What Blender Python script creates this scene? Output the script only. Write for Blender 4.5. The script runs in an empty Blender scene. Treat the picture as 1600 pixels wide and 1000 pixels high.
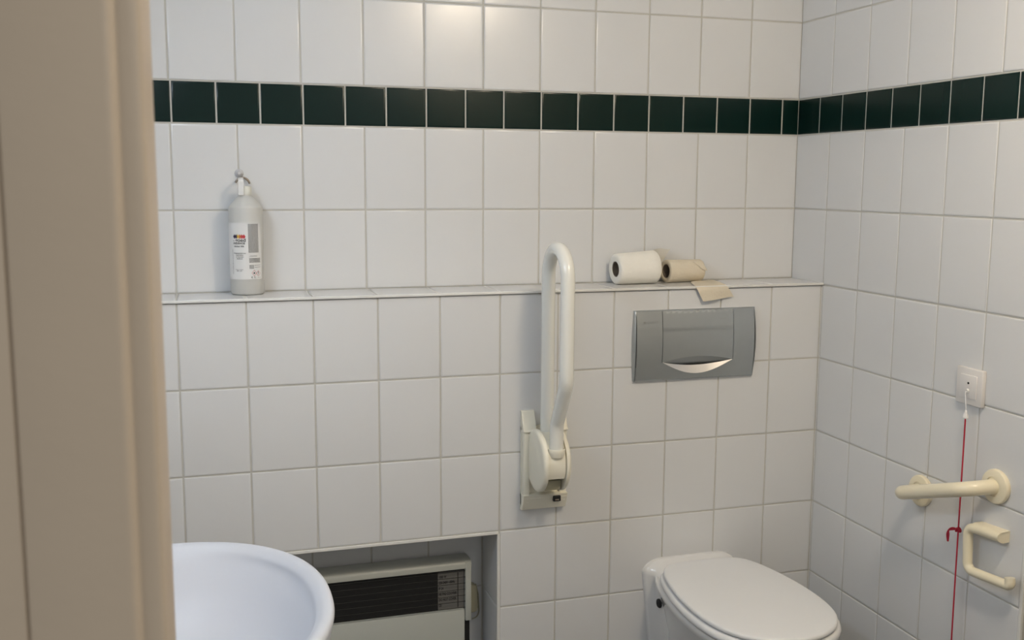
import bpy, bmesh, math, random
from mathutils import Vector, Matrix, Quaternion
random.seed(7)
S = bpy.context.scene
COL = S.collection
Z0 = 1.2            # height of the tiled ledge above the floor; everything below is measured from the ledge
V = Vector

# ------------------------------------------------------------------ camera
F_PX = 1592.4776
cam_d = bpy.data.cameras.new('camera')
cam = bpy.data.objects.new('camera', cam_d); COL.objects.link(cam); S.camera = cam
cam_d.sensor_fit = 'HORIZONTAL'; cam_d.sensor_width = 36.0; cam_d.lens = 36.0 * F_PX / 1600.0
cam_d.clip_start = 0.02
yaw, pit, rol = .2965, -.1363, .0051
fw = V((math.sin(yaw)*math.cos(pit), math.cos(yaw)*math.cos(pit), math.sin(pit)))
r0 = V((math.cos(yaw), -math.sin(yaw), 0)); u0 = r0.cross(fw)
rt = r0*math.cos(rol) + u0*math.sin(rol); up = -r0*math.sin(rol) + u0*math.cos(rol)
M = Matrix((( rt.x, up.x, -fw.x, -1.6185), (rt.y, up.y, -fw.y, -2.5531), (rt.z, up.z, -fw.z, .2778+Z0), (0,0,0,1)))
cam.matrix_world = M
cam_d.dof.use_dof = True; cam_d.dof.focus_distance = 2.35; cam_d.dof.aperture_fstop = 12.0

# ------------------------------------------------------------------ world and exposure
w = bpy.data.worlds.new('world'); S.world = w; w.use_nodes = True
w.node_tree.nodes['Background'].inputs[0].default_value = (1.0, .985, .965, 1)
w.node_tree.nodes['Background'].inputs[1].default_value = .52
S.view_settings.view_transform = 'Standard'; S.view_settings.look = 'None'
S.view_settings.gamma = 1.0; S.view_settings.use_curve_mapping = False
S.view_settings.exposure = 0.10
CEIL_W = 92.0      # warm dome lamp
MIRROR_W = 40.0    # cool tube lamp above the basin

ld = bpy.data.lights.new('corridor_fill', 'AREA'); ld.shape = 'DISK'; ld.size = .5; ld.energy = 9; ld.color = (1, .96, .90)  # unseen fill without a lamp body, added to light the door frame
lo = bpy.data.objects.new('corridor_fill', ld); COL.objects.link(lo); lo.location = (-.5, -3.0, 1.25+Z0)
lo.rotation_euler = (V((-1.3, -2.0, .3))-V((-.5, -3.0, 1.25))).to_track_quat('-Z', 'Y').to_euler()

# ------------------------------------------------------------------ materials
def mat(name, col, rough=.5, metal=0., spec=.5, coat=0., coat_r=.1, noise=.02, nscale=9., bump=0., bscale=60., emit=None, trans=0., ior=1.5, sss=0., aniso=0.):
    m = bpy.data.materials.new(name); m.use_nodes = True
    nt = m.node_tree; b = nt.nodes['Principled BSDF']
    def si(k, v):
        if k in b.inputs: b.inputs[k].default_value = v
    si('Base Color', (*col, 1)); si('Roughness', rough); si('Metallic', metal)
    si('Specular IOR Level', spec); si('Coat Weight', coat); si('Coat Roughness', coat_r)
    si('Transmission Weight', trans); si('IOR', ior)
    if sss: si('Subsurface Weight', sss); si('Subsurface Radius', (.01, .01, .01))
    tc = nt.nodes.new('ShaderNodeTexCoord')
    if noise:
        n = nt.nodes.new('ShaderNodeTexNoise'); n.inputs['Scale'].default_value = nscale; n.inputs['Detail'].default_value = 3
        mr = nt.nodes.new('ShaderNodeMapRange'); mr.inputs['To Min'].default_value = 1-noise; mr.inputs['To Max'].default_value = 1+noise
        mx = nt.nodes.new('ShaderNodeMix'); mx.data_type = 'RGBA'; mx.blend_type = 'MULTIPLY'; mx.inputs['Factor'].default_value = 1
        mx.inputs[6].default_value = (*col, 1)
        nt.links.new(tc.outputs['Object'], n.inputs['Vector']); nt.links.new(n.outputs[0], mr.inputs['Value'])
        nt.links.new(mr.outputs[0], mx.inputs[7]); nt.links.new(mx.outputs[2], b.inputs['Base Color'])
    if bump:
        n2 = nt.nodes.new('ShaderNodeTexNoise'); n2.inputs['Scale'].default_value = bscale; n2.inputs['Detail'].default_value = 2
        bp = nt.nodes.new('ShaderNodeBump'); bp.inputs['Strength'].default_value = bump; bp.inputs['Distance'].default_value = .002
        nt.links.new(tc.outputs['Object'], n2.inputs['Vector']); nt.links.new(n2.outputs[0], bp.inputs['Height'])
        nt.links.new(bp.outputs[0], b.inputs['Normal'])
    if emit:
        si('Emission Color', (*emit[0], 1)); si('Emission Strength', emit[1])
    return m
TILE = mat('white_satin_tile', (.695, .705, .71), .24, noise=.015, nscale=5, bump=.12, bscale=14)
GREEN = mat('dark_green_tile', (.003, .016, .013), .22, spec=.22, noise=.05, nscale=6, bump=.05, bscale=14)
GROUT = mat('grey_grout', (.53, .52, .48), .9, noise=.08, nscale=25)
PLASTER = mat('white_plaster', (.66, .65, .62), .85, noise=.03, bump=.2, bscale=90)
FLOORM = mat('grey_floor_tile', (.11, .11, .11), .5, noise=.1, nscale=20)
TRIM = mat('white_plastic_trim', (.74, .74, .71), .4)
JAMB = mat('cream_paint', (.39, .32, .24), .42, noise=.03, nscale=14, bump=.12, bscale=120)
CERAM = mat('white_glazed_ceramic', (.77, .77, .76), .12, coat=.4, coat_r=.05, noise=.008)
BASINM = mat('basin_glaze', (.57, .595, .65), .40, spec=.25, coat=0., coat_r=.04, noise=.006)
SEATM = mat('white_seat_plastic', (.79, .80, .805), .42, noise=.01)
IVORY = mat('ivory_nylon', (.84, .77, .58), .28, noise=.015, coat=.3)
IVHUB = mat('ivory_plastic', (.84, .81, .69), .42, noise=.015)
RAILW = mat('white_powder_coat', (.80, .80, .75), .24, coat=.3, noise=.01)
GREYM = mat('matt_chrome_plastic', (.46, .49, .50), .38, metal=.85, noise=.03, nscale=30)
GREYD = mat('dark_gap', (.02, .02, .02), .8)
CHROME = mat('pale_satin_metal', (.72, .70, .68), .38, metal=.75)
PAPER = mat('white_tissue', (.86, .84, .77), .95, noise=.03, nscale=40, bump=.4, bscale=220)
PAPERB = mat('recycled_tissue', (.70, .63, .50), .95, noise=.05, nscale=30, bump=.5, bscale=200)
CARD = mat('grey_card', (.16, .13, .10), .95, noise=.08, nscale=30)
HDPE = mat('frosted_plastic', (.74, .74, .71), .42, trans=.25, noise=.01, sss=.0)
LABEL = mat('white_label', (.74, .74, .73), .4, noise=.005)
INK = mat('black_ink', (.03, .03, .03), .6, noise=0)
REDINK = mat('red_ink', (.55, .05, .06), .6, noise=0)
ORGINK = mat('orange_ink', (.55, .16, .05), .6, noise=0)
YELINK = mat('yellow_ink', (.75, .50, .08), .6, noise=0)
NAVINK = mat('navy_ink', (.03, .02, .06), .6, noise=0)
CAPM = mat('white_cap', (.66, .66, .60), .4)
CLEAR = mat('clear_plastic', (.86, .86, .88), .15, trans=.45, ior=1.45, noise=0)
BRASS = mat('dull_metal_hook', (.32, .27, .22), .35, metal=.9)
HEAT = mat('heater_enamel', (.46, .48, .44), .38, noise=.015, nscale=12)
BLACK = mat('black_cavity', (.008, .008, .008), .6, noise=0)
WIRE = mat('dark_wire', (.22, .22, .20), .22, metal=1.0, noise=0)
PLATEL = mat('rating_plate', (.16, .155, .145), .5, noise=.04)
BEIGE = mat('beige_plastic', (.36, .34, .24), .5)
SWITCH = mat('white_switch_plastic', (.73, .71, .69), .35, noise=.01)
RED = mat('red_cord', (.42, .01, .035), .7, noise=.12, nscale=300)
LAMPW = mat('warm_diffuser', (.8, .8, .8), .4, noise=0, emit=((1.0, .84, .64), 1.0))
LAMPC = mat('cool_diffuser', (.8, .8, .8), .4, noise=0, emit=((.74, .85, 1.0), 1.0))

# ------------------------------------------------------------------ object helpers
def thing(name, label, cat, loc, group=None):
    o = bpy.data.objects.new(name, None); COL.objects.link(o); o.empty_display_size = .05
    o.location = (loc[0], loc[1], loc[2]+Z0); o['base'] = tuple(loc)
    o['label'] = label; o['category'] = cat
    if group: o['group'] = group
    return o
def base_of(p):
    while p.parent: p = p.parent
    return V(p['base'])
def obj(name, bm, mats, parent=None, smooth=True, label=None, angle=35):
    if not isinstance(mats, (list, tuple)): mats = [mats]
    sh = base_of(parent) if parent else V((0, 0, -Z0))
    bmesh.ops.translate(bm, verts=bm.verts, vec=-sh)
    bmesh.ops.recalc_face_normals(bm, faces=bm.faces)
    me = bpy.data.meshes.new(name); 
    for f in bm.faces: f.smooth = smooth
    if smooth:
        a = math.radians(angle)
        for e in bm.edges:
            if len(e.link_faces) == 2 and e.calc_face_angle(0) > a: e.smooth = False
    bm.to_mesh(me); bm.free()
    for m in mats: me.materials.append(m)
    o = bpy.data.objects.new(name, me); COL.objects.link(o)
    if parent: o.parent = parent
    if label: o['label'] = label
    return o
def struct(name, bm, mats, parent=None, smooth=False):
    o = obj(name, bm, mats, parent, smooth); o['kind'] = 'structure'; return o
def setmat(faces, i):
    for f in faces: f.material_index = i
def box(bm, x0, x1, y0, y1, z0, z1, bev=0., seg=2, mi=0):
    g = bmesh.ops.create_cube(bm, size=1.0)
    vs = g['verts']
    for v in vs:
        v.co = V(((x0+x1)/2 + v.co.x*(x1-x0), (y0+y1)/2 + v.co.y*(y1-y0), (z0+z1)/2 + v.co.z*(z1-z0)))
    fs = set(f for v in vs for f in v.link_faces)
    for f in fs: f.material_index = mi
    if bev:
        es = list(set(e for v in vs for e in v.link_edges))
        r = bmesh.ops.bevel(bm, geom=es, offset=bev, segments=seg, profile=.5, affect='EDGES')
        setmat(r['faces'], mi)
    return bm
def loft(bm, rings, cap0=True, cap1=True, mi=0, closed=True):
    R = [[bm.verts.new(p) for p in r] for r in rings]
    n = len(R[0])
    for a, b in zip(R[:-1], R[1:]):
        for i in range(n if closed else n-1):
            j = (i+1) % n
            f = bm.faces.new((a[i], a[j], b[j], b[i])); f.material_index = mi
    if cap0: bm.faces.new(R[0][::-1]).material_index = mi
    if cap1: bm.faces.new(R[-1]).material_index = mi
    return R
def frames(pts):
    n = len(pts); T = []
    for i in range(n):
        a = pts[max(0, i-1)]; b = pts[min(n-1, i+1)]; T.append((b-a).normalized())
    up = V((0, 0, 1)) if abs(T[0].z) < .9 else V((1, 0, 0))
    N = [(up - T[0]*up.dot(T[0])).normalized()]
    for i in range(1, n):
        q = T[i-1].rotation_difference(T[i]); v = q @ N[-1]; N.append((v - T[i]*v.dot(T[i])).normalized())
    return T, N
def tube(bm, pts, rad, seg=20, cap='round', mi=0):
    pts = [V(p) for p in pts]
    n = len(pts); rs = [rad]*n if not isinstance(rad, (list, tuple)) else list(rad)
    T, N = frames(pts); rings = []
    def ring(c, t, nn, r):
        b = t.cross(nn); return [c + nn*(r*math.cos(2*math.pi*k/seg)) + b*(r*math.sin(2*math.pi*k/seg)) for k in range(seg)]
    if cap in ('round', 'start'):
        for a in (80, 60, 40, 20):
            a = math.radians(a); rings.append(ring(pts[0]-T[0]*rs[0]*math.sin(a), T[0], N[0], rs[0]*math.cos(a)))
    for i in range(n): rings.append(ring(pts[i], T[i], N[i], rs[i]))
    if cap in ('round', 'end'):
        for a in (20, 40, 60, 80):
            a = math.radians(a); rings.append(ring(pts[-1]+T[-1]*rs[-1]*math.sin(a), T[-1], N[-1], rs[-1]*math.cos(a)))
    loft(bm, rings, mi=mi)
    return bm
def fillet(pts, r, n=8):
    """polyline -> polyline with rounded corners (r may be a list per inner corner)"""
    pts = [V(p) for p in pts]; out = [pts[0]]
    rr = r if isinstance(r, (list, tuple)) else [r]*(len(pts)-2)
    for i in range(1, len(pts)-1):
        a = (pts[i-1]-pts[i]); b = (pts[i+1]-pts[i]); la, lb = a.length, b.length; a.normalize(); b.normalize()
        ang = a.angle(b)
        if ang > 3.13 or rr[i-1] <= 0: out.append(pts[i]); continue
        t = min(rr[i-1]/math.tan(ang/2), la*.49, lb*.49); q = t*math.tan(ang/2)
        bis = (a+b).normalized(); c = pts[i] + bis*(q/math.sin(ang/2))
        s = pts[i]+a*t - c; e = pts[i]+b*t - c
        for k in range(n+1):
            th = s.angle(e); f = k/n
            out.append(c + (s*math.sin((1-f)*th) + e*math.sin(f*th))/math.sin(th))
    out.append(pts[-1]); return out
def lathe(bm, prof, origin, axis=(0, 0, 1), seg=40, mi=0):
    """prof: (radius, height along axis)"""
    o = V(origin); ax = V(axis).normalized()
    u = V((1, 0, 0)) if abs(ax.x) < .9 else V((0, 1, 0)); u = (u-ax*u.dot(ax)).normalized(); v = ax.cross(u)
    rings = []
    for r, h in prof:
        r = max(r, 1e-5)
        rings.append([o+ax*h+u*(r*math.cos(2*math.pi*k/seg))+v*(r*math.sin(2*math.pi*k/seg)) for k in range(seg)])
    loft(bm, rings, mi=mi); return bm
def prism(bm, poly, d, mi=0):
    """poly: 3D points, extruded by vector d"""
    d = V(d); loft(bm, [[V(p) for p in poly], [V(p)+d for p in poly]], mi=mi); return bm
def quad(bm, a, b, c, d, mi=0):
    f = bm.faces.new([bm.verts.new(V(p)) for p in (a, b, c, d)]); f.material_index = mi
B = bmesh.new

# ------------------------------------------------------------------ tiles
W, WG = .152, .10133
GAP = .0038
def tiles(bm, O, U, Vv, N, rects, relief=.0016):
    """rects: (u0,u1,v0,v1,mi) full cells on the plane; a bevelled pillow tile in each"""
    O, U, Vv, N = V(O), V(U), V(Vv), V(N)
    for (u0, u1, v0, v1, mi) in rects:
        g = GAP/2 * (1.0 if mi else 1.0)
        a0, a1, b0, b1 = u0+g, u1-g, v0+g, v1-g
        tu, tv = random.uniform(-1, 1)*.0011, random.uniform(-1, 1)*.0009   # slight tilt of each tile as laid
        cu, cv = (a0+a1)/2, (b0+b1)/2
        rings = []
        for ins, h in ((0, -.0004), (.0005, relief*.62), (.0016, relief*.93), (.0045, relief)):
            ring = []
            for (u, v) in ((a0+ins, b0+ins), (a1-ins, b0+ins), (a1-ins, b1-ins), (a0+ins, b1-ins)):
                ring.append(O + U*u + Vv*v + N*(h + (tu*(u-cu)+tv*(v-cv) if h > 0 else 0)))
            rings.append(ring)
        loft(bm, rings, cap0=False, mi=mi)
ROWS_UP = [(-.0, .2026, 1), (.2026, .4069, 1), (.5054, .7140, 1), (.7140, .9165, 1), (.9165, 1.119, 1), (1.119, 1.13, 1)]
ROWS_DN = [(-.2022, -.0005, 1), (-.4056, -.2022, 1), (-.6083, -.4056, 1), (-.8125, -.6083, 1), (-1.0149, -.8125, 1), (-1.2, -1.0149, 1)]
def cols(start, end, off):
    """cell edges measured away from the corner"""
    e = [start]; k = 1
    while W*k+off < end-.004:
        if W*k+off > start+.004: e.append(W*k+off)
        k += 1
    e.append(end); return list(zip(e[:-1], e[1:]))
def gcols(end, half, off):
    e = [0.0]; x = WG*(.5 if half else 1.0)
    while x+off < end-.004: e.append(x+off); x += WG
    e.append(end); return list(zip(e[:-1], e[1:]))

XL, YF, CE = -1.95, -1.88, 1.13       # left wall, inner face of door wall, ceiling
D = -.1519                            # face of the boxed-out lower wall
# back wall (upper part and the back of the heater niche)
b = B(); box(b, XL-.1, .12, 0, .10, -Z0, CE+.05, mi=0)
O, U_, Vz = (0, -.0002, 0), (-1, 0, 0), (0, 0, 1)
R = []
for (a, c) in cols(0, -XL, .006):
    for (v0, v1, mi) in ROWS_UP: R.append((a, c, max(v0, .0045), v1, 1))
for (a, c) in gcols(-XL, True, .002): R.append((a, c, .4069, .5054, 2))
for (a, c) in cols(.92, 1.76, .0038):
    for (v0, v1, mi) in ROWS_DN[3:]: R.append((a, c, v0, v1-.0, 1))
tiles(b, O, U_, Vz, (0, -1, 0), R)
struct('wall_back', b, [GROUT, TILE, GREEN], smooth=True)
# right wall, six tiles long, then the room widens
YR = -.9165
b = B(); box(b, 0, .10, YR, .0, -Z0, CE+.05)
R = []
for (a, c) in cols(0, -YR, .0041):
    for (v0, v1, mi) in ROWS_UP + ROWS_DN: R.append((a, c, v0, v1, 1))
for (a, c) in gcols(-YR, False, .0025): R.append((a, c, .4069, .5054, 2))
tiles(b, (-.0002, 0, 0), (0, -1, 0), Vz, (-1, 0, 0), R)
struct('wall_right', b, [GROUT, TILE, GREEN], smooth=True)
b = B(); box(b, -.0035, .004, YR-.0075, YR+.0005, -Z0, CE, bev=.0015); struct('trim_1', b, TRIM)
# boxed-out lower wall with the niche under it
NX, NL, NT = -.9185, -1.76, -.6145    # niche right side, left side, top
b = B()
box(b, NX, 0, D, -.0, -Z0, -.003); box(b, XL-.05, NX, D, -.0, NT, -.003); box(b, XL-.05, NL, D, -.0, -Z0, NT)
R = []
for (a, c) in cols(.003, -XL, .0038):
    for (v0, v1, mi) in ROWS_DN:
        if v1 <= -.60 and a > .905 and a < 1.75: continue
        R.append((a, c, v0, v1, 1))
tiles(b, (0, D-.0002, 0), U_, Vz, (0, -1, 0), R)
R = [(.006, -D-.006, v0, min(v1, NT-.002), 1) for (v0, v1, mi) in ROWS_DN[3:]]
tiles(b, (NX-.0002, 0, 0), (0, -1, 0), Vz, (-1, 0, 0), R)
struct('wall_cistern', b, [GROUT, TILE], smooth=True)
# ledge on top: tiles on a slab with a white front edge
b = B(); box(b, XL, -.0005, D-.0045, -.0005, -.0005, .0042, bev=.0008, mi=0)
R = []
for (a, c) in cols(.001, -XL, .0045): R.append((a, c, .0045, -D+.0045, 1))
tiles(b, (0, 0, .0040), U_, (0, -1, 0), (0, 0, 1), R, relief=.0014)
struct('trim_2', b, [GROUT, mat('ledge_tile', (.70, .70, .695), .16, noise=.01)], smooth=True)
b = B(); box(b, XL, -.0005, D-.0085, D-.0040, -.0008, .0058, bev=.0016); struct('trim_3', b, [TRIM], smooth=True)
# niche edging strips
b = B(); box(b, NL, NX-.0005, D-.0035, D+.006, NT-.0015, NT+.0055, bev=.001); struct('trim_4', b, TRIM)
b = B(); box(b, NX-.0035, NX+.0040, D-.0035, D+.006, -Z0, NT-.0015, bev=.001); struct('trim_5', b, TRIM)
# floor, ceiling, left wall, door wall and the widening on the right
b = B(); box(b, XL-.1, 1.0, YF-1.6, .10, -Z0-.08, -Z0)
struct('floor', b, FLOORM)
b = B(); box(b, XL-.1, 1.0, YF-.10, .10, CE, CE+.08); struct('ceiling', b, PLASTER)
b = B(); box(b, XL-.10, XL, YF-.0, 0, -Z0, CE)
R = []
for (a, c) in cols(0, -YF, .004):
    for (v0, v1, mi) in ROWS_UP + ROWS_DN: R.append((a, c, v0, v1, 1))
for (a, c) in gcols(-YF, False, .003): R.append((a, c, .4069, .5054, 2))
tiles(b, (XL+.0002, 0, 0), (0, -1, 0), Vz, (1, 0, 0), R)
struct('wall_left', b, [GROUT, TILE, GREEN], smooth=True)
b = B(); box(b, .90, 1.0, YF, YR+.10, -Z0, CE); box(b, .10, .90, YR, YR+.10, -Z0, CE); struct('wall_far_right', b, PLASTER)
JX0, JX1, DH = -1.6436, -.68, .95      # clear opening of the door, head height
b = B(); box(b, XL-.6, JX0-.045, YF-.10, YF, -Z0, CE); box(b, JX1+.045, 1.0, YF-.10, YF, -Z0, CE); box(b, JX0-.045, JX1+.045, YF-.10, YF, DH+.045, CE)
struct('wall_front', b, PLASTER)
# door frame: moulded profile run up both sides and over the head
prof = [(0, .115), (0, -.004), (-.0008, -.0060), (-.0030, -.0078), (-.0065, -.0088), (-.0110, -.0088), (-.0118, -.0100), (-.0130, -.0125), (-.0150, -.0152), (-.0168, -.0165), (-.0190, -.0170),
        (-.0655, -.0170), (-.0668, -.0163), (-.0675, -.0145), (-.0682, -.0145), (-.0690, -.0163), (-.0705, -.0170), (-.1240, -.0170), (-.1260, -.0160), (-.1270, -.0140), (-.1270, .000), (-.045, .000), (-.045, .115)]
YJ = YF-.10
def jamb(x, s):
    bb = B()
    ring = [(x + s*p, YJ + q if q < .01 else YF+.012, 0) for p, q in prof]
    loft(bb, [[V((a, c, -Z0)) for a, c, _ in ring], [V((a, c, DH+.0)) for a, c, _ in ring]]); return bb
fr = struct('door_1', jamb(JX0, 1), JAMB, smooth=True); fr['label'] = 'cream painted door frame'
struct('door_frame_side', jamb(JX1, -1), JAMB, parent=None, smooth=True).name = 'door_2'
b = B()
ring = [(YJ + q if q < .01 else YF+.012, DH - p) for p, q in prof]
loft(b, [[V((JX0-.127, a, c)) for a, c in ring], [V((JX1+.127, a, c)) for a, c in ring]])
struct('door_3', b, JAMB, smooth=True)

# ------------------------------------------------------------------ lamps
t = thing('ceiling_lamp', 'round warm white dome lamp on the ceiling', 'lamp', (-.585, -1.60, CE))
b = B(); lathe(b, [(0, 0), (.13, 0), (.13, -.022), (.12, -.026), (0, -.026)], (-.585, -1.60, CE)); obj('base', b, SWITCH, t)
b = B(); lathe(b, [(.118, -.024)] + [(.118*math.cos(math.radians(a)), -.026-.075*math.sin(math.radians(a))) for a in range(0, 91, 10)], (-.585, -1.60, CE))
LAMPW.node_tree.nodes['Principled BSDF'].inputs['Emission Strength'].default_value = CEIL_W
obj('diffuser', b, LAMPW, t)
t = thing('mirror_lamp', 'cool white tube lamp on the left wall above the washbasin', 'lamp', (XL, -.95, .66))
b = B(); box(b, XL+.003, XL+.035, -1.27, -.63, .63, .69, bev=.006); obj('housing', b, SWITCH, t)
b = B(); tube(b, [(XL+.058, -1.25, .66), (XL+.058, -.65, .66)], .024, cap='round')
LAMPC.node_tree.nodes['Principled BSDF'].inputs['Emission Strength'].default_value = MIRROR_W
obj('diffuser', b, LAMPC, t)

# ------------------------------------------------------------------ text helper
def text_bm(txt, size, font_scale=1.0, bold=0.0, ax='CENTER'):
    cu = bpy.data.curves.new('t', 'FONT'); cu.body = txt; cu.size = size; cu.align_x = ax; cu.offset = bold; cu.resolution_u = 3
    o = bpy.data.objects.new('t', cu); COL.objects.link(o)
    bpy.context.view_layer.update()
    me = bpy.data.meshes.new_from_object(o.evaluated_get(bpy.context.evaluated_depsgraph_get()))
    bm = bmesh.new(); bm.from_mesh(me)
    bpy.data.objects.remove(o); bpy.data.curves.remove(cu); bpy.data.meshes.remove(me)
    return bm
def merge(dst, src, fn, mi=0):
    mp = {}
    for v in src.verts: mp[v] = dst.verts.new(fn(v.co))
    for f in src.faces:
        try: dst.faces.new([mp[v] for v in f.verts]).material_index = mi
        except ValueError: pass
    src.free()

# ------------------------------------------------------------------ disinfectant bottle
bx, by, br = -1.5145, -.050, .0395
t = thing('spray_bottle', 'frosted plastic bottle with a white printed label, standing on the tiled ledge', 'bottle', (bx, by, .0056))
t.name = 'disinfectant_bottle'
b = B(); z = .0056
lathe(b, [(0, z+.004), (br-.008, z+.003), (br-.006, z), (br-.003, z+.001), (br, z+.005), (br, .2085), (br-.0012, .2135), (br-.006, .2185), (.0225, .2320), (.0160, .2370), (.0145, .2410), (0, .2410)], (bx, by, 0), seg=64)
body = obj('bottle_body', b, HDPE, t, angle=50)
b = B(); lathe(b, [(0, .2385), (.0150, .2385), (.0154, .2400), (.0148, .2590), (.0138, .2605), (0, .2605)], (bx, by, 0), seg=36)
capo = obj('cap', b, CAPM, t)
b = B()
pth = fillet([(bx-.0095, by-.0170, .2400), (bx-.0095, by-.0170, .2760), (bx-.0085, by+.004, .2800)], .006)
T_, N_ = frames(pth)
rings = []
for p in pth:
    rings.append(p)
loft(b, [[p+V((-.0058, -.0022, 0)), p+V((.0058, -.0022, 0)), p+V((.0062, .0018, .001)), p+V((-.0062, .0018, .001))] for p in pth])
obj('spout', b, LABEL, t, label='white flip-up spout')
# label wraps round the front of the bottle; angle measured from -y towards +x
def cyl(s, zz, r):    # s = arc length from the front
    a = s/br; return V((bx + r*math.sin(a), by - r*math.cos(a), zz))
viewa = math.atan2(bx+1.6185, 2.5531-.05)       # direction of the door as seen from the bottle
s0 = -viewa*br
LZ0, LZ1, LS0, LS1 = .0435, .1765, s0-.066, s0+.0385
b = B()
n = 40; outr, inr = br+.0004, br+.0001
rr = [[cyl(LS0+(LS1-LS0)*k/n, zz, rd) for k in range(n+1)] for rd, zz in ((outr, LZ0), (outr, LZ1), (inr, LZ1), (inr, LZ0), (outr, LZ0))]
loft(b, rr, cap0=False, cap1=False, closed=False); bmesh.ops.remove_doubles(b, verts=b.verts, dist=1e-6)
lab = obj('label_sheet', b, LABEL, t)
PR = br+.0006
def put(dst, txt, s, zz, size, bold=0, ax='CENTER', mi=0, rot=False, xs=1.):
    src = text_bm(txt, size, bold=bold, ax=ax)
    if rot: merge(dst, src, lambda c: cyl(s - c.y, zz + c.x, PR), mi)
    else: merge(dst, src, lambda c: cyl(s + c.x*xs, zz + c.y, PR), mi)
def diamond(dst, s, zz, w, h, mi, hole=0.):
    P = [(s-w, zz), (s, zz-h), (s+w, zz), (s, zz+h)]
    if not hole:
        f = dst.faces.new([dst.verts.new(cyl(a, c, PR+.00005*mi)) for a, c in P]); f.material_index = mi
    else:
        o = [dst.verts.new(cyl(a, c, PR)) for a, c in P]
        Q = [(s-w*hole, zz), (s, zz-h*hole), (s+w*hole, zz), (s, zz+h*hole)]
        i = [dst.verts.new(cyl(a, c, PR)) for a, c in Q]
        for k in range(4): dst.faces.new((o[k], o[(k+1) % 4], i[(k+1) % 4], i[k])).material_index = mi
b = B()
sL = s0-.0175        # centre of the left column
put(b, 'goed', sL+.0035, .1320, .0112, bold=.00022, xs=1.15)
put(b, 'de', sL-.0140, .1330, .0040)
put(b, 'IPASURFACES', sL-.0005, .1262, .0058, bold=.0002, xs=.84)
put(b, 'alcohol 70%', sL-.0005, .1195, .0050, bold=.00014)
for k, l in enumerate(['Reinigingsmiddel voor', 'oppervlakken', 'en materialen', 'desinfectie']):
    put(b, l, sL+.0005, .1040-k*.0043, .0034, bold=.00008)
put(b, 'Charge / houdbaar', sL-.001, .0660, .0026); put(b, 'EXP / LOT', sL-.001, .0625, .0030, bold=.00006)
put(b, 'Gebruik biociden veilig. Lees voor gebruik etiket', s0-.0350, .055, .0030, rot=True, ax='LEFT')
put(b, '\u20ac 1L', s0+.0085, .0460, .0062, bold=.00005, ax='LEFT'); put(b, 'UN 1219', s0+.0240, .0462, .0026, ax='LEFT')
# small print: lines of words
def smallprint(z_hi, z_lo, dz, h, sa, sb, dens):
    zz = z_hi
    while zz > z_lo:
        s = sa
        while s < sb:
            wd = random.uniform(.0008, .0026)
            if random.random() < dens:
                e = min(s+wd, sb); P = [(s, zz), (e, zz), (e, zz+h), (s, zz+h)]
                b.faces.new([b.verts.new(cyl(a, c, PR)) for a, c in P])
            s += wd + .00045
        zz -= dz
smallprint(.1725, .1050, .00150, .00085, s0+.0040, s0+.0290, 1)
smallprint(.0985, .0965, .0018, .0006, s0+.0050, s0+.0240, .8)
smallprint(.0925, .0820, .0016, .0009, s0+.0050, s0+.0330, 1)
smallprint(.0765, .0680, .0016, .0008, s0+.0050, s0+.0160, 1)
smallprint(.0760, .0700, .0045, .0008, s0+.0175, s0+.0330, 1)
# hazard pictograms: black symbols
P = [(-.0016, -.0022), (.0016, -.0022), (.0022, -.0005), (.0012, .0010), (.0004, .0028), (-.0006, .0008), (-.0014, .0014), (-.0022, -.0004)]
b.faces.new([b.verts.new(cyl(s0+.0160+a, .0585+c, PR)) for a, c in P])
for (q0, q1) in ((-.0030, -.0018), (-.0010, .0036)):
    P = [(-.0006, q0), (.0006, q0), (.0008, q1), (-.0008, q1)]
    b.faces.new([b.verts.new(cyl(s0+.0265+a, .0575+c, PR)) for a, c in P])
diamond(b, s0+.0160, .0582, .0062, .0075, 1, hole=.86); diamond(b, s0+.0265, .0568, .0058, .0072, 1, hole=.86)
for k, mi in enumerate((4, 4, 3, 2, 1, 1)):
    diamond(b, sL-.0115+k*.0047, .1440, .0038, .0058, mi)
obj('printing', b, [INK, REDINK, ORGINK, YELINK, NAVINK], lab, smooth=False)
# clear suction hook on the wall behind the cap
t = thing('suction_hook', 'small clear suction hook on the wall tile behind the bottle cap', 'hook', (-1.525, 0, .290))
b = B(); lathe(b, [(0, .0025), (.0105, .0025), (.0100, .0045), (.0060, .0075), (.0040, .0120), (.0048, .0145), (.0035, .0165), (0, .017)], (-1.525, 0, .291), axis=(0, -1, 0), seg=28)
obj('suction_cup', b, CLEAR, t)
b = B()
pts = [(-1.533+.0, -.010, .270)] + [(-1.518-.0165*math.cos(math.radians(a)), -.012, .264+.0165*math.sin(math.radians(a))) for a in range(20, 176, 12)]
tube(b, pts, .0026, seg=12); obj('metal_hook', b, BRASS, t)

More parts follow.
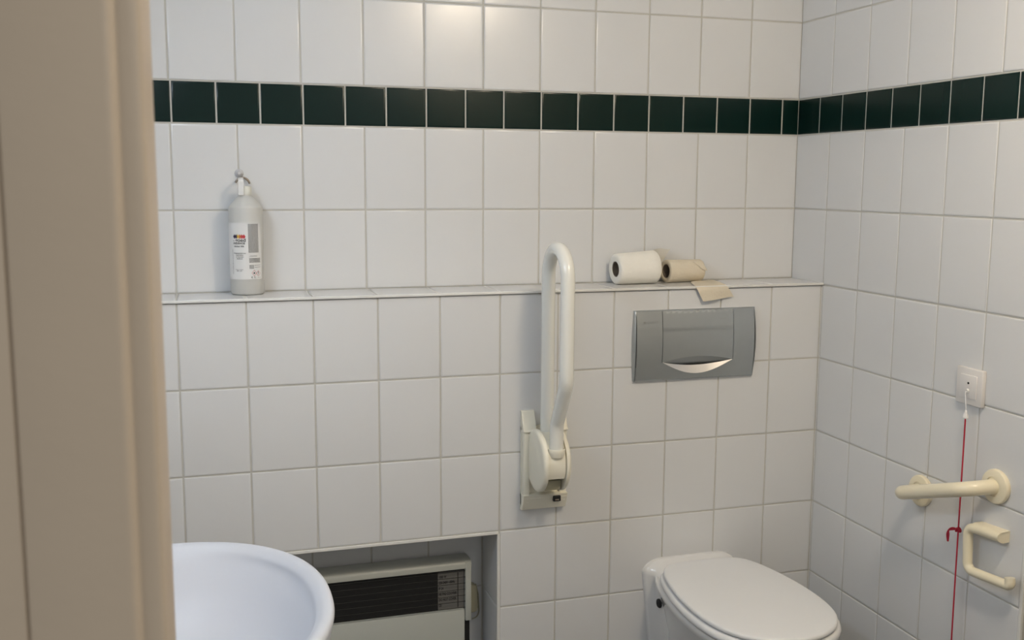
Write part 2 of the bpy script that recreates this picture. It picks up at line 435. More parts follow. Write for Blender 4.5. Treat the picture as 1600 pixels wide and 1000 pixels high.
# ------------------------------------------------------------------ toilet rolls
def roll(name, label, c0, c1, ra, rb, hole, m, wob, sd):
    rnd = random.Random(sd)
    c0, c1 = V(c0), V(c1)
    t = thing(name, label, 'toilet roll', (c0.x, c0.y, min(c0.z-ra, c1.z-rb)), 'toilet rolls lying on the ledge')
    ax = (c1-c0).normalized(); u = V((0, 0, 1)); u = (u-ax*u.dot(ax)).normalized(); v = ax.cross(u); seg = 56
    ph = [rnd.uniform(0, 6.28) for _ in range(4)]
    def ring(c, r, wb):
        out = []
        for k in range(seg):
            a = 2*math.pi*k/seg; q = r*(1+wb*(math.sin(2*a+ph[0])+.6*math.sin(5*a+ph[1])+.35*math.sin(11*a+ph[2])))
            out.append(c+u*(q*math.cos(a))+v*(q*math.sin(a)))
        return out
    L = (c1-c0).length; b = B()
    rs = [ring(c0+ax*.002, hole, 0), ring(c0+ax*.0, hole+.001, 0), ring(c0-ax*.0004, ra*.78, 0), ring(c0, ra*.95, wob*.5), ring(c0+ax*.0022, ra, wob)]
    for k in range(1, 8):
        f = k/8; rs.append(ring(c0+(c1-c0)*f, ra+(rb-ra)*(f**.7), wob))
    rs += [ring(c1-ax*.002, rb, wob), ring(c1, rb*.96, wob), ring(c1, hole+.001, 0), ring(c1-ax*.002, hole, 0)]
    loft(b, rs+[rs[0]], cap0=False, cap1=False)
    bmesh.ops.remove_doubles(b, verts=b.verts, dist=1e-6)
    sheets = obj('paper', b, m, t, angle=60)
    b = B()
    loft(b, [ring(c0+ax*.0015, hole, 0), ring(c1-ax*.0015, hole, 0), ring(c1-ax*.0015, hole-.0015, 0), ring(c0+ax*.0015, hole-.0015, 0), ring(c0+ax*.0015, hole, 0)], cap0=False, cap1=False)
    obj('core', b, CARD, t)
    return t
ra1, rb1 = .0400, .0438
t1 = roll('toilet_roll', 'larger white toilet roll on the ledge beside the folded rail', (-.572, -.060, .0058+ra1), (-.456, -.052, .0058+rb1), ra1, rb1, .0205, PAPER, .006, 3)
# loose sheet end standing up behind the roll
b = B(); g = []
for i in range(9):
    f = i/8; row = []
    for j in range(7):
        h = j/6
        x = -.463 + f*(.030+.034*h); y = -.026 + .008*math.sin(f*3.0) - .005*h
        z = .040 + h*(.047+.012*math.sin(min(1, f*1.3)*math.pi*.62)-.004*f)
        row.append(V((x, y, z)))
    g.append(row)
def sheet(bm, g, th=.0004):
    rows = [[bm.verts.new(p) for p in r] for r in g]
    for a, c in zip(rows[:-1], rows[1:]):
        for k in range(len(a)-1): bm.faces.new((a[k], a[k+1], c[k+1], c[k]))
    bm.normal_update()
    bmesh.ops.solidify(bm, geom=list(bm.faces), thickness=th)
sheet(b, g); obj('loose_sheet', b, mat('shaded_white_tissue', (.60, .57, .50), .95, noise=.04), t1, label='crumpled sheet end sticking up')  # white tissue; its shade and translucency are put into a greyer colour
rr_ = .0305
t2 = roll('toilet_roll', 'smaller beige recycled toilet roll on the ledge with its end sheet hanging over the edge', (-.419, -.046, .0058+rr_), (-.311, -.034, .0058+rr_-.0005), rr_, rr_-.001, .0185, PAPERB, .010, 8)
b = B(); g = []
P0 = [(-.345, -.052), (-.372, -.105), (-.388, -.1585)]; P1 = [(-.268, -.038), (-.283, -.100), (-.297, -.1585)]
for i in range(14):
    s = i/13
    row = []
    for j in range(9):
        f = j/8
        if s < .55:
            q = s/.55; k = 0 if q < .5 else 1; w_ = (q*2) % 1 if q < 1 else 1
            if q >= 1: k = 1; w_ = 1
            a = V((*P0[k], 0)).lerp(V((*P0[k+1], 0)), w_); c = V((*P1[k], 0)).lerp(V((*P1[k+1], 0)), w_)
            p = a.lerp(c, f); p.z = .0072 + .0012*abs(math.sin(f*6+q*4))
            if s > .5: p.z = .0070
        else:
            q = (s-.55)/.45
            drop = .040-.010*f
            x = -.388+.091*f + q*.021 ; y = -.1615 - .004*math.sin(min(q*2, 1)*1.57) - .004*q*math.sin(f*5+.5)
            p = V((x, y, .0060-drop*q))
        row.append(p)
    g.append(row)
sheet(b, g); obj('hanging_sheet', b, PAPERB, t2)
b = B(); g = []
for i in range(9):
    f = i/8; g.append([V((-.345+.028*f+.0035*j*(1-f*.4), -.036-(rr_+.0006)*math.sin(.55+.13*j+.25*f)-.0012*abs(math.sin(j*1.2+f*2)), .0363+(rr_+.0006)*math.cos(.55+.13*j+.25*f))) for j in range(7)])
sheet(b, g); obj('paper_crease', b, PAPERB, t2)

# ------------------------------------------------------------------ flush plate
t = thing('flush_plate', 'wide matt grey flush plate with a pale crescent finger grip, above the toilet', 'flush plate', (-.3835, D, -.146))
PX0, PX1, PZ0, PZ1 = -.5585, -.2105, -.2395, -.0535
def py(z, x=-.38):      # bowed front
    f = (z-PZ0)/(PZ1-PZ0); return D - .0115 - .0085*math.sin(math.pi*min(max(f, 0), 1)) 
def xside(z, s):        # the short sides bow outwards a little
    f = (z-PZ0)/(PZ1-PZ0); return s*.0035*math.sin(math.pi*f)
BX0, BX1 = -.4810, -.2770
def lowz(x):            # lower curved edge of the button
    f = (x-BX0)/(BX1-BX0); return -.1900 - .0115*math.sin(math.pi*f)
def crz(x):
    f = (x-BX0)/(BX1-BX0); return -.1905 - .0330*math.sin(math.pi*f)
def arcz(x):
    f = (x-BX0)/(BX1-BX0); return -.1895 + .0125*math.sin(math.pi*f)
# frame: front face built as strips round the opening
b = B()
NZ = 18
def strip(xa, xb, za, zb, nx, nz, dy=0.):
    G = []
    for i in range(nx+1):
        x = None; row = []
        for j in range(nz+1):
            z0_, z1_ = (za(xa+(xb-xa)*i/nx) if callable(za) else za), (zb(xa+(xb-xa)*i/nx) if callable(zb) else zb)
            z = z0_+(z1_-z0_)*j/nz; x = xa+(xb-xa)*i/nx
            if abs(x-PX0) < 1e-6: x += xside(z, -1)
            if abs(x-PX1) < 1e-6: x += xside(z, 1)
            row.append(V((x, py(z)+dy, z)))
        G.append(row)
    return G
def addgrid(bm, G, mi=0):
    rows = [[bm.verts.new(p) for p in r] for r in G]
    for a, c in zip(rows[:-1], rows[1:]):
        for k in range(len(a)-1): bm.faces.new((a[k], a[k+1], c[k+1], c[k])).material_index = mi
    return rows
gp = .0012
e = .004
addgrid(b, strip(PX0+e, BX0-gp, PZ0+e, PZ1-.0025, 6, NZ)); addgrid(b, strip(BX1+gp, PX1-e, PZ0+e, PZ1-.0025, 6, NZ))
addgrid(b, strip(BX0-gp, BX1+gp, PZ0+e, lambda x: crz(min(max(x, BX0), BX1)), 24, 5))
# rounded rim from front face back to the wall
rim = []
def outline(ins, back):
    P = []
    for k in range(NZ+1): z = PZ0+ins+(PZ1-PZ0-ins-min(ins, .0025) if ins else PZ1-PZ0)*k/NZ; P.append((PX1-ins+xside(z, 1), z))
    for k in range(1, 25): P.append((PX1-ins+(PX0-PX1+2*ins)*k/25, PZ1-min(ins, .0025)))
    for k in range(NZ+1): z = PZ1-min(ins, .0025)-(PZ1-PZ0-ins-min(ins, .0025) if ins else PZ1-PZ0)*k/NZ; P.append((PX0+ins+xside(z, -1), z))
    for k in range(1, 25): P.append((PX0+ins+(PX1-PX0-2*ins)*k/25, PZ0+ins))
    return [V((x, (py(z) if back is None else (py(z)+back if back > 0 else D-.0003)), z)) for x, z in P]
loft(b, [outline(.004, None), outline(.0018, .0007), outline(.0003, .0030), outline(0, -1)], cap0=False, cap1=True)
bmesh.ops.remove_doubles(b, verts=b.verts, dist=2e-5)
obj('plate', b, GREYM, t, angle=50)
# button
b = B()
sp = PZ1-.0525
addgrid(b, strip(BX0, BX1, sp+.0006, PZ1-.0022, 24, 6, -.0002)); addgrid(b, strip(BX0, BX1, arcz, sp, 24, 12, .0000))
G = strip(BX0, BX1, sp, sp+.0006, 24, 1); 
for r in G: r[1].y -= .0002
addgrid(b, G)
G = [[V((x_, D-.001, z_)), V((x_, py(z_)+.0004, z_))] for x_, z_ in [(BX0, -.19+.0*k) if k == 0 else (BX0, -.19+(PZ1-.002+.19)*k/12) for k in range(13)]]; addgrid(b, G)
G = [[V((BX1, D-.001, z_)), V((BX1, py(z_)+.0004, z_))] for z_ in [-.19+(PZ1-.002+.19)*k/12 for k in range(13)]]; addgrid(b, G)
addgrid(b, [[V((x_, D-.001, PZ1-.0022)), V((x_, py(PZ1-.0022)-.0002, PZ1-.0022))] for x_ in [BX0+(BX1-BX0)*k/12 for k in range(13)]])
bmesh.ops.remove_doubles(b, verts=b.verts, dist=1e-5)
obj('button', b, GREYM, t, angle=30)
# hollow under the thumb: slopes into the plate
G = []
for i in range(25):
    x = BX0+(BX1-BX0)*i/24; a, c = arcz(x), lowz(x); d = math.sin(math.pi*i/24)
    G.append([V((x, py(c+(a-c)*j/6)+(.0165*d)*(1-j/6)**1.0, c+(a-c)*j/6)) for j in range(7)])
b = B(); addgrid(b, G); obj('finger_recess', b, GREYM, t)
# crescent
b = B(); G = []
for i in range(25):
    x = BX0+(BX1-BX0)*i/24; a, c = lowz(x)-.0012*math.sin(math.pi*i/24), crz(x); d = math.sin(math.pi*i/24)
    G.append([V((x, py(c+(a-c)*j/6)+.0110*d*(j/6), c+(a-c)*j/6)) for j in range(7)])
addgrid(b, G); obj('finger_grip', b, CHROME, t, label='pale metallic crescent grip')
b = B(); box(b, BX0-.002, BX1+.002, D-.003, D-.001, -.226, PZ1-.003); obj('backing', b, GREYD, t)
EMB = mat('embossed_grey', (.46, .47, .47), .35, metal=.8)
b = B(); merge(b, text_bm('\u25a0 GEBERIT', .0085, ax='LEFT'), lambda c: V((-.536+c.x, py(-.0875)-.0003, -.0875+c.y)))
obj('embossed_lettering', b, EMB, t, smooth=False)
b = B(); merge(b, text_bm('GEBERIT', .0050, ax='LEFT'), lambda c: V((-.318+c.x, py(-.0825)-.0003, -.0825+c.y)))
obj('embossed_lettering', b, EMB, t, smooth=False)

# ------------------------------------------------------------------ fold-up support rail
rx = -.811
t = thing('support_rail', 'white fold-up support rail, raised upright on its ivory wall bracket beside the toilet', 'grab rail', (rx, D, -.425))
b = B()
A0, A1, Zb, Zt = -.862, -.745, -.5535, -.297
# wall plate: side flanges, solid lower body, two tabs on top
def tab(x0, x1):
    poly = [(x0, D-.0008, Zt), (x0, D-.010, Zt-.001), (x0, D-.028, Zt-.045), (x0, D-.036, Zt-.050), (x0, D-.0008, Zt-.050)]
    prism(b, poly, (x1-x0, 0, 0))
tab(A0, A0+.034); tab(A1-.034, A1)
box(b, A0, A1, D-.014, D-.0008, Zb+.010, Zt-.040, bev=.002)
box(b, A0+.001, A0+.018, D-.030, D-.010, Zb+.020, Zt-.046, bev=.004); box(b, A1-.020, A1-.001, D-.030, D-.010, Zb+.020, Zt-.046, bev=.004)
prism(b, [(A0, D-.0008, Zb), (A0, D-.020, Zb+.001), (A0, D-.034, Zb+.034), (A0, D-.036, Zb+.043), (A0, D-.0008, Zb+.043)], (A1-A0, 0, 0))
bmesh.ops.bevel(b, geom=[e_ for e_ in b.edges if e_.calc_length() > .02], offset=.0012, segments=2, affect='EDGES')
pl = obj('wall_bracket', b, IVHUB, t, angle=30)
b = B(); box(b, -.784, -.764, D-.0390, D-.030, Zb+.022, Zb+.037, bev=.002); obj('release_catch', b, BLACK, pl)
b = B(); box(b, -.780, -.769, D-.0405, D-.036, Zb+.025, Zb+.029, bev=.001); obj('catch_pin', b, BRASS, pl)
hy, hz = -.2235, -.410
def disc(x0, x1, r, r_in, mirror):
    b = B(); L = x1-x0
    pr_ = [(0, 0), (r_in-.012, 0), (r_in-.006, .0006), (r_in, .0012), (r-.0065, .0018), (r-.002, .0042), (r, .0075), (r, L), (0, L)]
    lathe(b, pr_, (x0 if not mirror else x1, hy, hz), axis=(1 if not mirror else -1, 0, 0), seg=64); return b
obj('cover_disc', disc(-.8485, -.8345, .0775, .064, False), IVHUB, t, angle=40)
obj('cover_disc', disc(-.7880, -.7740, .0775, .064, True), IVHUB, t, angle=40)
b = B(); box(b, -.8335, -.7890, -.262, D-.002, -.478, -.452, bev=.003); lathe(b, [(0, 0), (.046, 0), (.046, .0455), (0, .0455)], (-.834, hy, hz), axis=(1, 0, 0), seg=48)
obj('pivot_block', b, BEIGE, t)
# barrel turning between the discs, with the sleeve of the front tube
b = B(); rings = []
for x, k in ((-.8338, 0), (-.8325, .0015), (-.7905, .0015), (-.7892, 0)):
    P = []
    for a in range(-26, 171, 6):
        an = math.radians(a); r = .0705+k
        P.append(V((x, hy - r*math.cos(an), hz + r*math.sin(an))))
    P += [V((x, hy+.020, hz+.02)), V((x, hy+.010, hz-.025)), V((x, hy-.030, hz-.034))]
    rings.append(P)
loft(b, rings); obj('pivot_barrel', b, IVHUB, t, angle=40)
b = B(); fy = -.2875
lathe(b, [(0, -.386), (.0180, -.386), (.0205, -.376), (.0215, -.3685), (.0208, -.3665), (.0178, -.3665), (.0178, -.371), (0, -.371)], (rx, fy+.004, 0), seg=36)
lathe(b, [(0, -.370), (.0170, -.374), (.0180, -.382), (.0150, -.394), (.008, -.404), (0, -.410)], (rx, fy+.012, 0), seg=24)
obj('tube_sleeve', b, IVHUB, t, angle=40)
b = B()
ap = .134-.0165
yb, yf = -.213, -.350; ym, rr2 = (yb+yf)/2, (yb-yf)/2
pts = [V((rx, fy+.004, -.380)), V((rx, fy+.003, -.308)), V((rx, yf, -.192)), V((rx, yf, ap-rr2))]
pts = fillet(pts, [.060, .075], 10)
pts = pts[:-1] + [V((rx, ym - rr2*math.cos(math.radians(a)), ap-rr2+rr2*math.sin(math.radians(a)))) for a in range(0, 181, 9)] + [V((rx, yb, -.10)), V((rx, yb, -.30)), V((rx, yb, -.355))]
tube(b, pts, .0168, seg=32, cap='none'); obj('rail_tube', b, RAILW, t, angle=60)

# ------------------------------------------------------------------ wall-hung toilet
tx = -.3715
t = thing('toilet', 'white wall-hung toilet with its lid closed, in the corner below the flush plate', 'toilet', (tx, D, -1.10))
LZ = -.720        # top of the lid
HALF = [(-.203, .001), (-.2035, .035), (-.2055, .066), (-.2120, .092), (-.225, .113), (-.245, .127), (-.285, .142), (-.35, .156), (-.42, .165), (-.49, .167), (-.55, .162), (-.60, .149), (-.64, .126), (-.67, .096), (-.69, .058), (-.698, .026), (-.700, .001)]
def _half(n=36):
    P = [V((h, y, 0)) for y, h in HALF]; out = []
    L = [0]
    for a, c in zip(P[:-1], P[1:]): L.append(L[-1]+(c-a).length)
    def cr(u_):
        for i in range(len(L)-1):
            if u_ <= L[i+1] or i == len(L)-2: break
        q = (u_-L[i])/(L[i+1]-L[i]); p0, p1, p2, p3 = P[max(i-1, 0)], P[i], P[i+1], P[min(i+2, len(P)-1)]
        m1 = (p2-p0)*((L[i+1]-L[i])/max(1e-6, L[i+1]-L[max(i-1, 0)])); m2 = (p3-p1)*((L[i+1]-L[i])/max(1e-6, L[min(i+2, len(P)-1)]-L[i]))
        return p1*(2*q**3-3*q*q+1)+m1*(q**3-2*q*q+q)+p2*(-2*q**3+3*q*q)+m2*(q**3-q*q)
    return [cr(L[-1]*(k+.5)/n) for k in range(n)]
_H = _half()
OUT = [V((p.x, p.y, 0)) for p in _H] + [V((-p.x, p.y, 0)) for p in _H[::-1]]
_N = []
for k in range(len(OUT)):
    d_ = (OUT[(k+1) % len(OUT)]-OUT[k-1]).normalized(); _N.append(V((-d_.y, d_.x, 0)))
    if _N[-1].dot(OUT[k]-V((0, -.45, 0))) < 0: _N[-1] = -_N[-1]
def egg(z, off=0., back=None, front=None, sx=1.):
    """lid outline pushed outwards by off; optionally remapped in depth and width"""
    P = []
    for p, q in zip(OUT, _N):
        w_ = p+q*off; y = w_.y
        if back is not None: y = back + (y+.203)*(front-back)/(-.700+.203)
        P.append(V((tx+w_.x*sx, y, z)))
    return P
# ceramic body: horizontal sections
b = B()
secs = [(-1.070, -.330, .50), (-1.065, -.360, .58), (-1.02, -.420, .62), (-.96, -.500, .66), (-.90, -.575, .71), (-.85, -.630, .79), (-.81, -.668, .89), (-.785, -.686, .97), (-.772, -.693, 1.015), (-.764, -.692, 1.02), (-.7600, -.686, .99)]
loft(b, [egg(z, 0, D-.002, yf_, sx) for z, yf_, sx in secs])
bw = obj('bowl', b, CERAM, t, angle=60)
# flange against the wall, swelling forward into the deck behind the seat
b = B(); rings = []
ftx = -.379
def fl(y, hw, zt, r, drop, taper):
    P = []
    nn = 12
    for k in range(nn+1):
        a = math.radians(90*k/nn); P.append((hw-r+r*math.sin(a)-0, zt-r*.62+r*.62*math.cos(a)))
    right = [(x_, z_) for x_, z_ in P]
    low = [(hw-taper*.55, zt-.17), (hw-taper, drop)]
    R_ = right+low
    pts_ = [V((ftx+x_, y, z_ - .006*(x_/hw)**2)) for x_, z_ in R_]
    left = [V((ftx-x_, y, z_ - .006*(x_/hw)**2)) for x_, z_ in R_[::-1]]
    return left+pts_
for y, hw, zt, r in ((D-.0005, .1390, -.7235, .055), (D-.012, .1390, -.7235, .055), (D-.016, .1376, -.7250, .053), (D-.019, .1345, -.7275, .050), (D-.030, .120, -.7330, .042), (D-.050, .111, -.7400, .036), (D-.090, .110, -.7480, .034), (D-.105, .108, -.762, .030)):
    rings.append(fl(y, hw, zt, r, -1.06, .030))
loft(b, rings); obj('wall_flange', b, CERAM, t, angle=60)
for s in (-1, 1):
    b = B(); lathe(b, [(0, 0), (.012, 0), (.013, .002), (.011, .006), (0, .008)], (ftx+s*.1040, -.197, -.835), axis=(s, 0, 0), seg=20)
    obj('fixing_cap', b, GREYD, t, label='dark fixing hole')
def slab(bm, z0_, z1_, off, rd, dome=0., trim=0.):
    rings = []
    for q in range(7):
        a = math.radians(-90+q*30); rings.append(egg((z0_+z1_)/2 + (z1_-z0_)/2*math.sin(a), off-rd+rd*math.cos(a)))
    for f in (.93, .8, .6, .35, .1):
        rings.append([V((tx+(p.x-tx)*f, -.45+(p.y+.45)*f, z1_+dome*(1-f*f))) for p in rings[6]])
    loft(bm, rings)
b = B(); slab(b, -.7575, -.7370, .0080, .0095); obj('seat', b, SEATM, t, angle=60)
b = B(); slab(b, -.7345, -.7225, .0, .0055, dome=.0025); obj('lid', b, SEATM, t, angle=60)
b = B(); tube(b, [(tx-.085, -.196, -.745), (tx+.085, -.196, -.745)], .010, cap='round'); obj('hinge', b, SEATM, t)

# ------------------------------------------------------------------ washbasin
cx, cy, ax_, bx_ = -1.704, -.967, .270, .305
t = thing('washbasin', 'white ceramic washbasin with a wide rounded rim, partly behind the door frame', 'washbasin', (XL, cy, -.55))
def brim(z, sc, off, n=80, back=XL+.0035):
    P = []
    ea, eb = ax_*1.0+off, bx_+off
    for k in range(n):
        a = 2*math.pi*k/n; c, s = math.cos(a), math.sin(a)
        e_ = 2/2.25
        x = ea*math.copysign(abs(c)**e_, c)*sc; y = eb*math.copysign(abs(s)**e_, s)*sc
        if c < 0: x = (cx-back+off)*math.copysign(abs(c)**.5, c)*(sc if sc < .97 else 1)
        X = cx+x
        if X < back: X = back
        P.append(V((X, cy+y, z)))
    return P
b = B(); RZ = -.380
R = [brim(-.560, .42, 0), brim(-.555, .52, 0), brim(-.530, .70, 0), brim(-.490, .85, 0), brim(-.445, .94, 0), brim(-.415, .975, 0), brim(RZ-.020, .985, 0), brim(RZ-.010, 1.0, -.001), brim(RZ-.004, 1.0, -.002), brim(RZ, 1.0, -.006), brim(RZ+.0005, 1.0, -.012), brim(RZ-.0015, 1.0, -.019), brim(RZ-.006, 1.0, -.0245), brim(RZ-.012, .985, -.028)]
# inner bowl, deeper towards the middle, tap deck kept at the wall
def inner(z, hx, hy_, x0):
    n = 80; P = []
    for k in range(n):
        a = 2*math.pi*k/n; c, s = math.cos(a), math.sin(a); e_ = 2/2.3
        P.append(V((x0+hx*math.copysign(abs(c)**e_, c), cy+hy_*math.copysign(abs(s)**e_, s), z)))
    return P
R += [inner(RZ-.022, .222, .262, -1.688), inner(RZ-.045, .205, .245, -1.690), inner(RZ-.085, .180, .215, -1.694), inner(RZ-.120, .140, .170, -1.70), inner(RZ-.138, .09, .11, -1.705), inner(RZ-.145, .035, .035, -1.71), inner(RZ-.150, .022, .022, -1.71)]
loft(b, R, cap0=True, cap1=True)
ob = obj('basin_bowl', b, BASINM, t, angle=70)
ss = ob.modifiers.new('smooth', 'SUBSURF'); ss.levels = 1; ss.render_levels = 2
b = B(); lathe(b, [(0, .000), (.021, .0), (.021, .003), (.015, .004), (0, .002)], (-1.71, cy, RZ-.1515), seg=28); obj('drain', b, CHROME, t)
b = B(); lathe(b, [(0, 0), (.024, 0), (.024, .004), (.020, .008), (.020, .070), (.018, .076), (0, .078)], (-1.905, cy, RZ-.001), seg=28)
tube(b, fillet([(-1.905, cy, RZ+.050), (-1.84, cy, RZ+.062), (-1.79, cy, RZ+.048)], .02), .011, seg=16); obj('tap', b, CHROME, t)
b = B(); tube(b, fillet([(-1.71, cy, -.54), (-1.71, cy, -.66), (-1.80, cy, -.66), (XL+.004, cy, -.66)], .03), .018, seg=18, cap='none'); obj('waste_pipe', b, CHROME, t)

# ------------------------------------------------------------------ wall heater in the niche
hx1, hx0 = -.9700, -1.665; hy = -.078
t = thing('wall_heater', 'grey-white electric convector heater in the niche under the boxed-out wall', 'heater', (-1.32, -.04, -1.12))
FZ = -.7000       # top front edge
GX = hx1-.0165    # grille right edge
GZ1, GZ0 = -.7290, -.8410
b = B()
# hood: extruded profile with a rolled top, plus the two end cheeks
prof_h = [(-.012, -.712), (-.050, -.7075), (-.066, -.7080), (-.0745, -.7110), (-.0785, -.717), (hy, GZ1), (-.070, GZ1), (-.066, -.720), (-.05, -.714), (-.012, -.718)]
loft(b, [[V((hx0, y, z)) for y, z in prof_h], [V((hx1, y, z)) for y, z in prof_h]])
for (x0_, x1_) in ((GX, hx1), (hx0, hx0+.0165)):
    box(b, x0_, x1_, hy-.001, -.012, -.8730, -.7120, bev=.003)
hood = obj('hood', b, HEAT, t, angle=40)
b = B(); box(b, hx0+.012, GX-.001, hy+.002, -.020, -1.120, GZ0, bev=.003); obj('front_panel', b, HEAT, t)
b = B(); box(b, hx0+.008, hx1-.002, -.066, -.014, -1.110, -.721); obj('inner_case', b, BLACK, t)
b = B()
n = 7
for k in range(n):
    z_ = GZ1-.006-(GZ1-GZ0-.010)*k/(n-1)*.98
    box(b, hx0+.016, GX, hy-.0002, hy+.002, z_-.00045, z_+.00045)
gr = obj('grille_wires', b, WIRE, t, smooth=False)
b = B(); box(b, GX-.071, GX-.001, -.0668, -.0662, GZ0+.001, GZ1-.008); lb = obj('rating_label', b, PLATEL, t)
b = B()
for k, l in enumerate(['1000 W', '220-240V ~50Hz', 'IP 24', 'NE PAS COUVRIR', 'DO NOT COVER', 'CE']):
    merge(b, text_bm(l, .0100, bold=.0003, ax='LEFT'), lambda c, k=k: V((GX-.069+c.x*.62, -.0672, GZ1-.024-.0155*k+c.y)))
box(b, GX-.0185, GX-.0165, -.0674, -.067, GZ0+.004, GZ1-.012)
obj('label_text', b, BLACK, lb, smooth=False)
b = B(); box(b, -1.60, -1.05, -.014, -.0025, -1.08, -.74, bev=.002); obj('rear_bracket', b, BLACK, t)
# junction box on the niche back wall
t = thing('junction_box', 'small beige junction box on the niche wall behind the right end of the heater', 'junction box', (-.946, -.002, -.82))
b = B()
loft(b, [[V((-.970, y, -.876)), V((-.943, y, -.874)), V((-.938, y, -.866)), V((-.942, y, -.804)), V((-.947, y, -.798)), V((-.970, y, -.795))] for y in (-.002, -.030)])
bmesh.ops.bevel(b, geom=list(b.edges), offset=.003, segments=2, affect='EDGES'); obj('box_cover', b, BEIGE, t)
b = B(); tube(b, fillet([(-.941, -.012, -.803), (-.9345, -.012, -.83), (-.9315, -.012, -.88), (-.936, -.012, -.895), (-.95, -.012, -.90)], .02), .0018, seg=8); obj('cable', b, BEIGE, t)

# ------------------------------------------------------------------ emergency pull switch and cord
sy0, sy1, sz0, sz1 = -.7795, -.7005, -.2075, -.1265
t = thing('pull_switch', 'square white wall switch with a long red pull cord, above the ivory handrail', 'switch', (0, (sy0+sy1)/2, (sz0+sz1)/2))
b = B(); box(b, -.0125, -.0018, sy0, sy1, sz0, sz1, bev=.002, seg=2); obj('switch_frame', b, SWITCH, t, angle=50)
b = B(); box(b, -.0150, -.012, sy0+.0145, sy1-.0145, sz0+.0145, sz1-.0145, bev=.0012); mid = obj('switch_insert', b, SWITCH, t, angle=50)
my = (sy0+sy1)/2-.001; mz = (sz0+sz1)/2
b = B(); lathe(b, [(0, 0), (.0026, 0), (.0026, .0009), (0, .001)], (-.0149, my, mz+.0080), axis=(-1, 0, 0), seg=14); obj('indicator', b, BLACK, mid, label='small dark indicator lens')
b = B(); lathe(b, [(0, 0), (.0050, 0), (.0045, .003), (.0030, .0042), (.0026, .002), (0, .002)], (-.0149, my, mz-.0095), axis=(-1, 0, 0), seg=18); obj('cord_guide', b, LABEL, mid)
cxx, cyy = -.0265, -.752
b = B(); tube(b, fillet([(-.0185, my, mz-.0095), (-.0225, my-.001, mz-.014), (cxx, cyy, -.2185)], .004), .0009, seg=8); obj('switch_string', b, LABEL, t, label='thin white string')
b = B(); lathe(b, [(0, 0), (.0022, 0), (.0030, -.004), (.0032, -.006), (.0058, -.012), (.0060, -.017), (.0050, -.018), (0, -.018)], (cxx, cyy, -.217), seg=22); obj('connector', b, LABEL, t, label='white cone connector')
b = B(); pts = []
for k in range(61):
    f = k/60; z_ = -.240-(.86)*f
    pts.append((cxx-.0008*math.sin(f*3), cyy-.006*f, z_))
tube(b, pts, .0017, seg=10); tube(b, [(cxx, cyy, -.2345), (cxx, cyy, -.2405)], .0015, seg=8)
cord = obj('pull_cord', b, RED, t, label='red cord')
kz = -.4885; kx, ky = cxx-.001, cyy-.0015
b = B()
pts = [(kx+.0045*math.cos(a)*(1-.2*math.sin(3*a)), ky+.0042*math.sin(a*1.0), kz+.0035*math.sin(2*a+.5)) for a in [2*math.pi*k/40 for k in range(41)]]
tube(b, pts, .0026, seg=10); bmesh.ops.create_icosphere(b, subdivisions=2, radius=.0055, matrix=Matrix.Translation((kx, ky+.001, kz)))
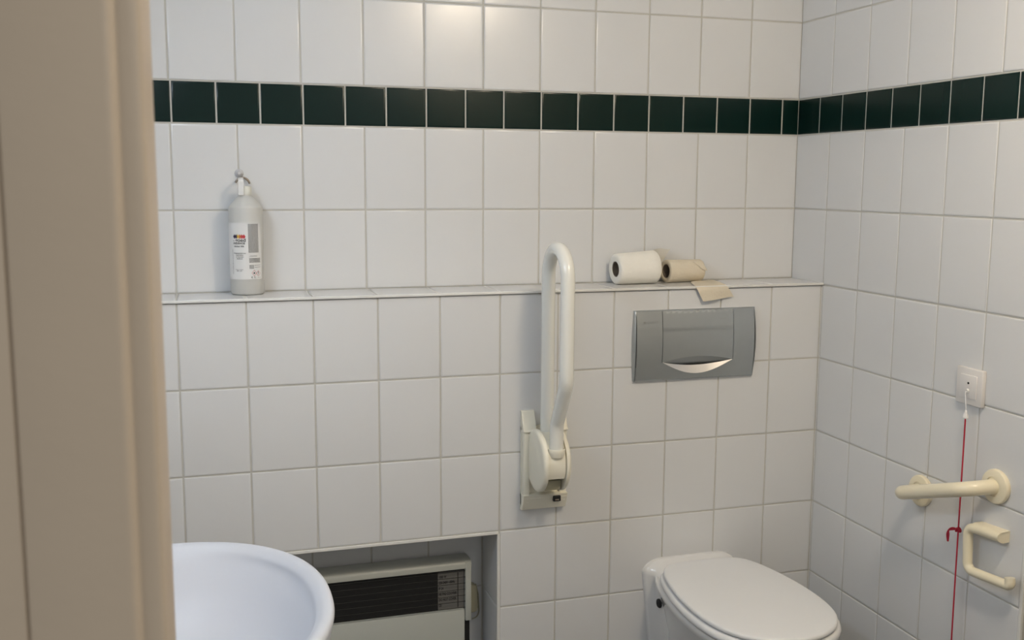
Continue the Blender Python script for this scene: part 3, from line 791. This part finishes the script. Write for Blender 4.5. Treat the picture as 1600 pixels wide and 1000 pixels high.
for dz, dd in ((0, 0), (.0, .004)):
    pts = [(kx-.002, ky+.002, kz+.001), (kx-.004, ky+.012, kz+.001-dd), (kx-.005, ky+.022+dd*.3, kz-.006-dd*.6), (kx-.005, ky+.0275-dd*1.3, kz-.018), (kx-.005, ky+.0245-dd*.3, kz-.033)]
    sm = []
    for i in range(len(pts)-1):
        p0, p1, p2, p3 = [V(pts[max(0, min(len(pts)-1, i+q))]) for q in (-1, 0, 1, 2)]
        for s_ in range(6):
            u_ = s_/6; sm.append(.5*((2*p1)+(-p0+p2)*u_+(2*p0-5*p1+4*p2-p3)*u_*u_+(-p0+3*p1-3*p2+p3)*u_**3))
    sm.append(V(pts[-1])); tube(b, sm, .0018, seg=10)
obj('knot', b, RED, cord)

# ------------------------------------------------------------------ short ivory handrail
t = thing('handrail', 'short ivory handrail with two round wall flanges on the right wall', 'grab rail', (0, -.715, -.405))
ya, za, yb_, zb_ = -.600, -.4460, -.8330, -.3670
xo = -.0720
dr = V((0, yb_-ya, zb_-za)).normalized()
b = B()
a0, b0 = V((-.004, ya, za)), V((-.004, yb_, zb_))
pts = fillet([a0, V((xo, ya, za))+dr*(-.0)-dr*.004, V((xo, yb_, zb_))-dr*.012, b0], [.030, .060], 12)
tube(b, pts, .0162, seg=32, cap='none'); obj('rail_tube', b, IVORY, t, angle=60)
for (y_, z_, nm) in ((ya, za, 'a'), (yb_, zb_, 'b')):
    b = B(); lathe(b, [(0, .0018), (.0365, .0018), (.0375, .0035), (.0375, .0100), (.0360, .0125), (.0320, .0140), (.0215, .0145), (.0205, .0125), (0, .0125)], (0, y_, z_), axis=(-1, 0, 0), seg=48)
    obj('flange', b, IVORY, t, angle=35)

# ------------------------------------------------------------------ toilet paper holder
t = thing('paper_holder', 'empty ivory C-shaped toilet paper holder on the right wall below the handrail', 'toilet paper holder', (0, -.84, -.515))
X = -.026
b = B()
pts = fillet([(X+.004, -.852, -.4665), (X, -.782, -.4715), (X, -.788, -.5680), (X, -.9125, -.5575), (X, -.9095, -.5400)], [.016, .018, .014], 8)
pts = pts[:1]+pts[1:]
tube(b, pts, .0105, seg=24, cap='start'); obj('holder_arm', b, IVORY, t, angle=50)
b = B(); ring = []
for (y_, z_) in ((-.795, -.4700), (-.876, -.4645)):
    P = [V((-.0018, y_, z_-.0125))]
    for a in range(-80, 81, 16):
        an = math.radians(a); P.append(V((-.018-.0165*math.cos(an), y_-(.004 if y_ < -.85 else 0)*(1-math.cos(an)), z_+.0125*math.sin(an))))
    P.append(V((-.0018, y_, z_+.0125))); ring.append(P)
loft(b, ring); obj('mounting_bar', b, IVORY, t, angle=45)
for o in list(bpy.data.objects):
    if 'base' in o.keys(): del o['base']
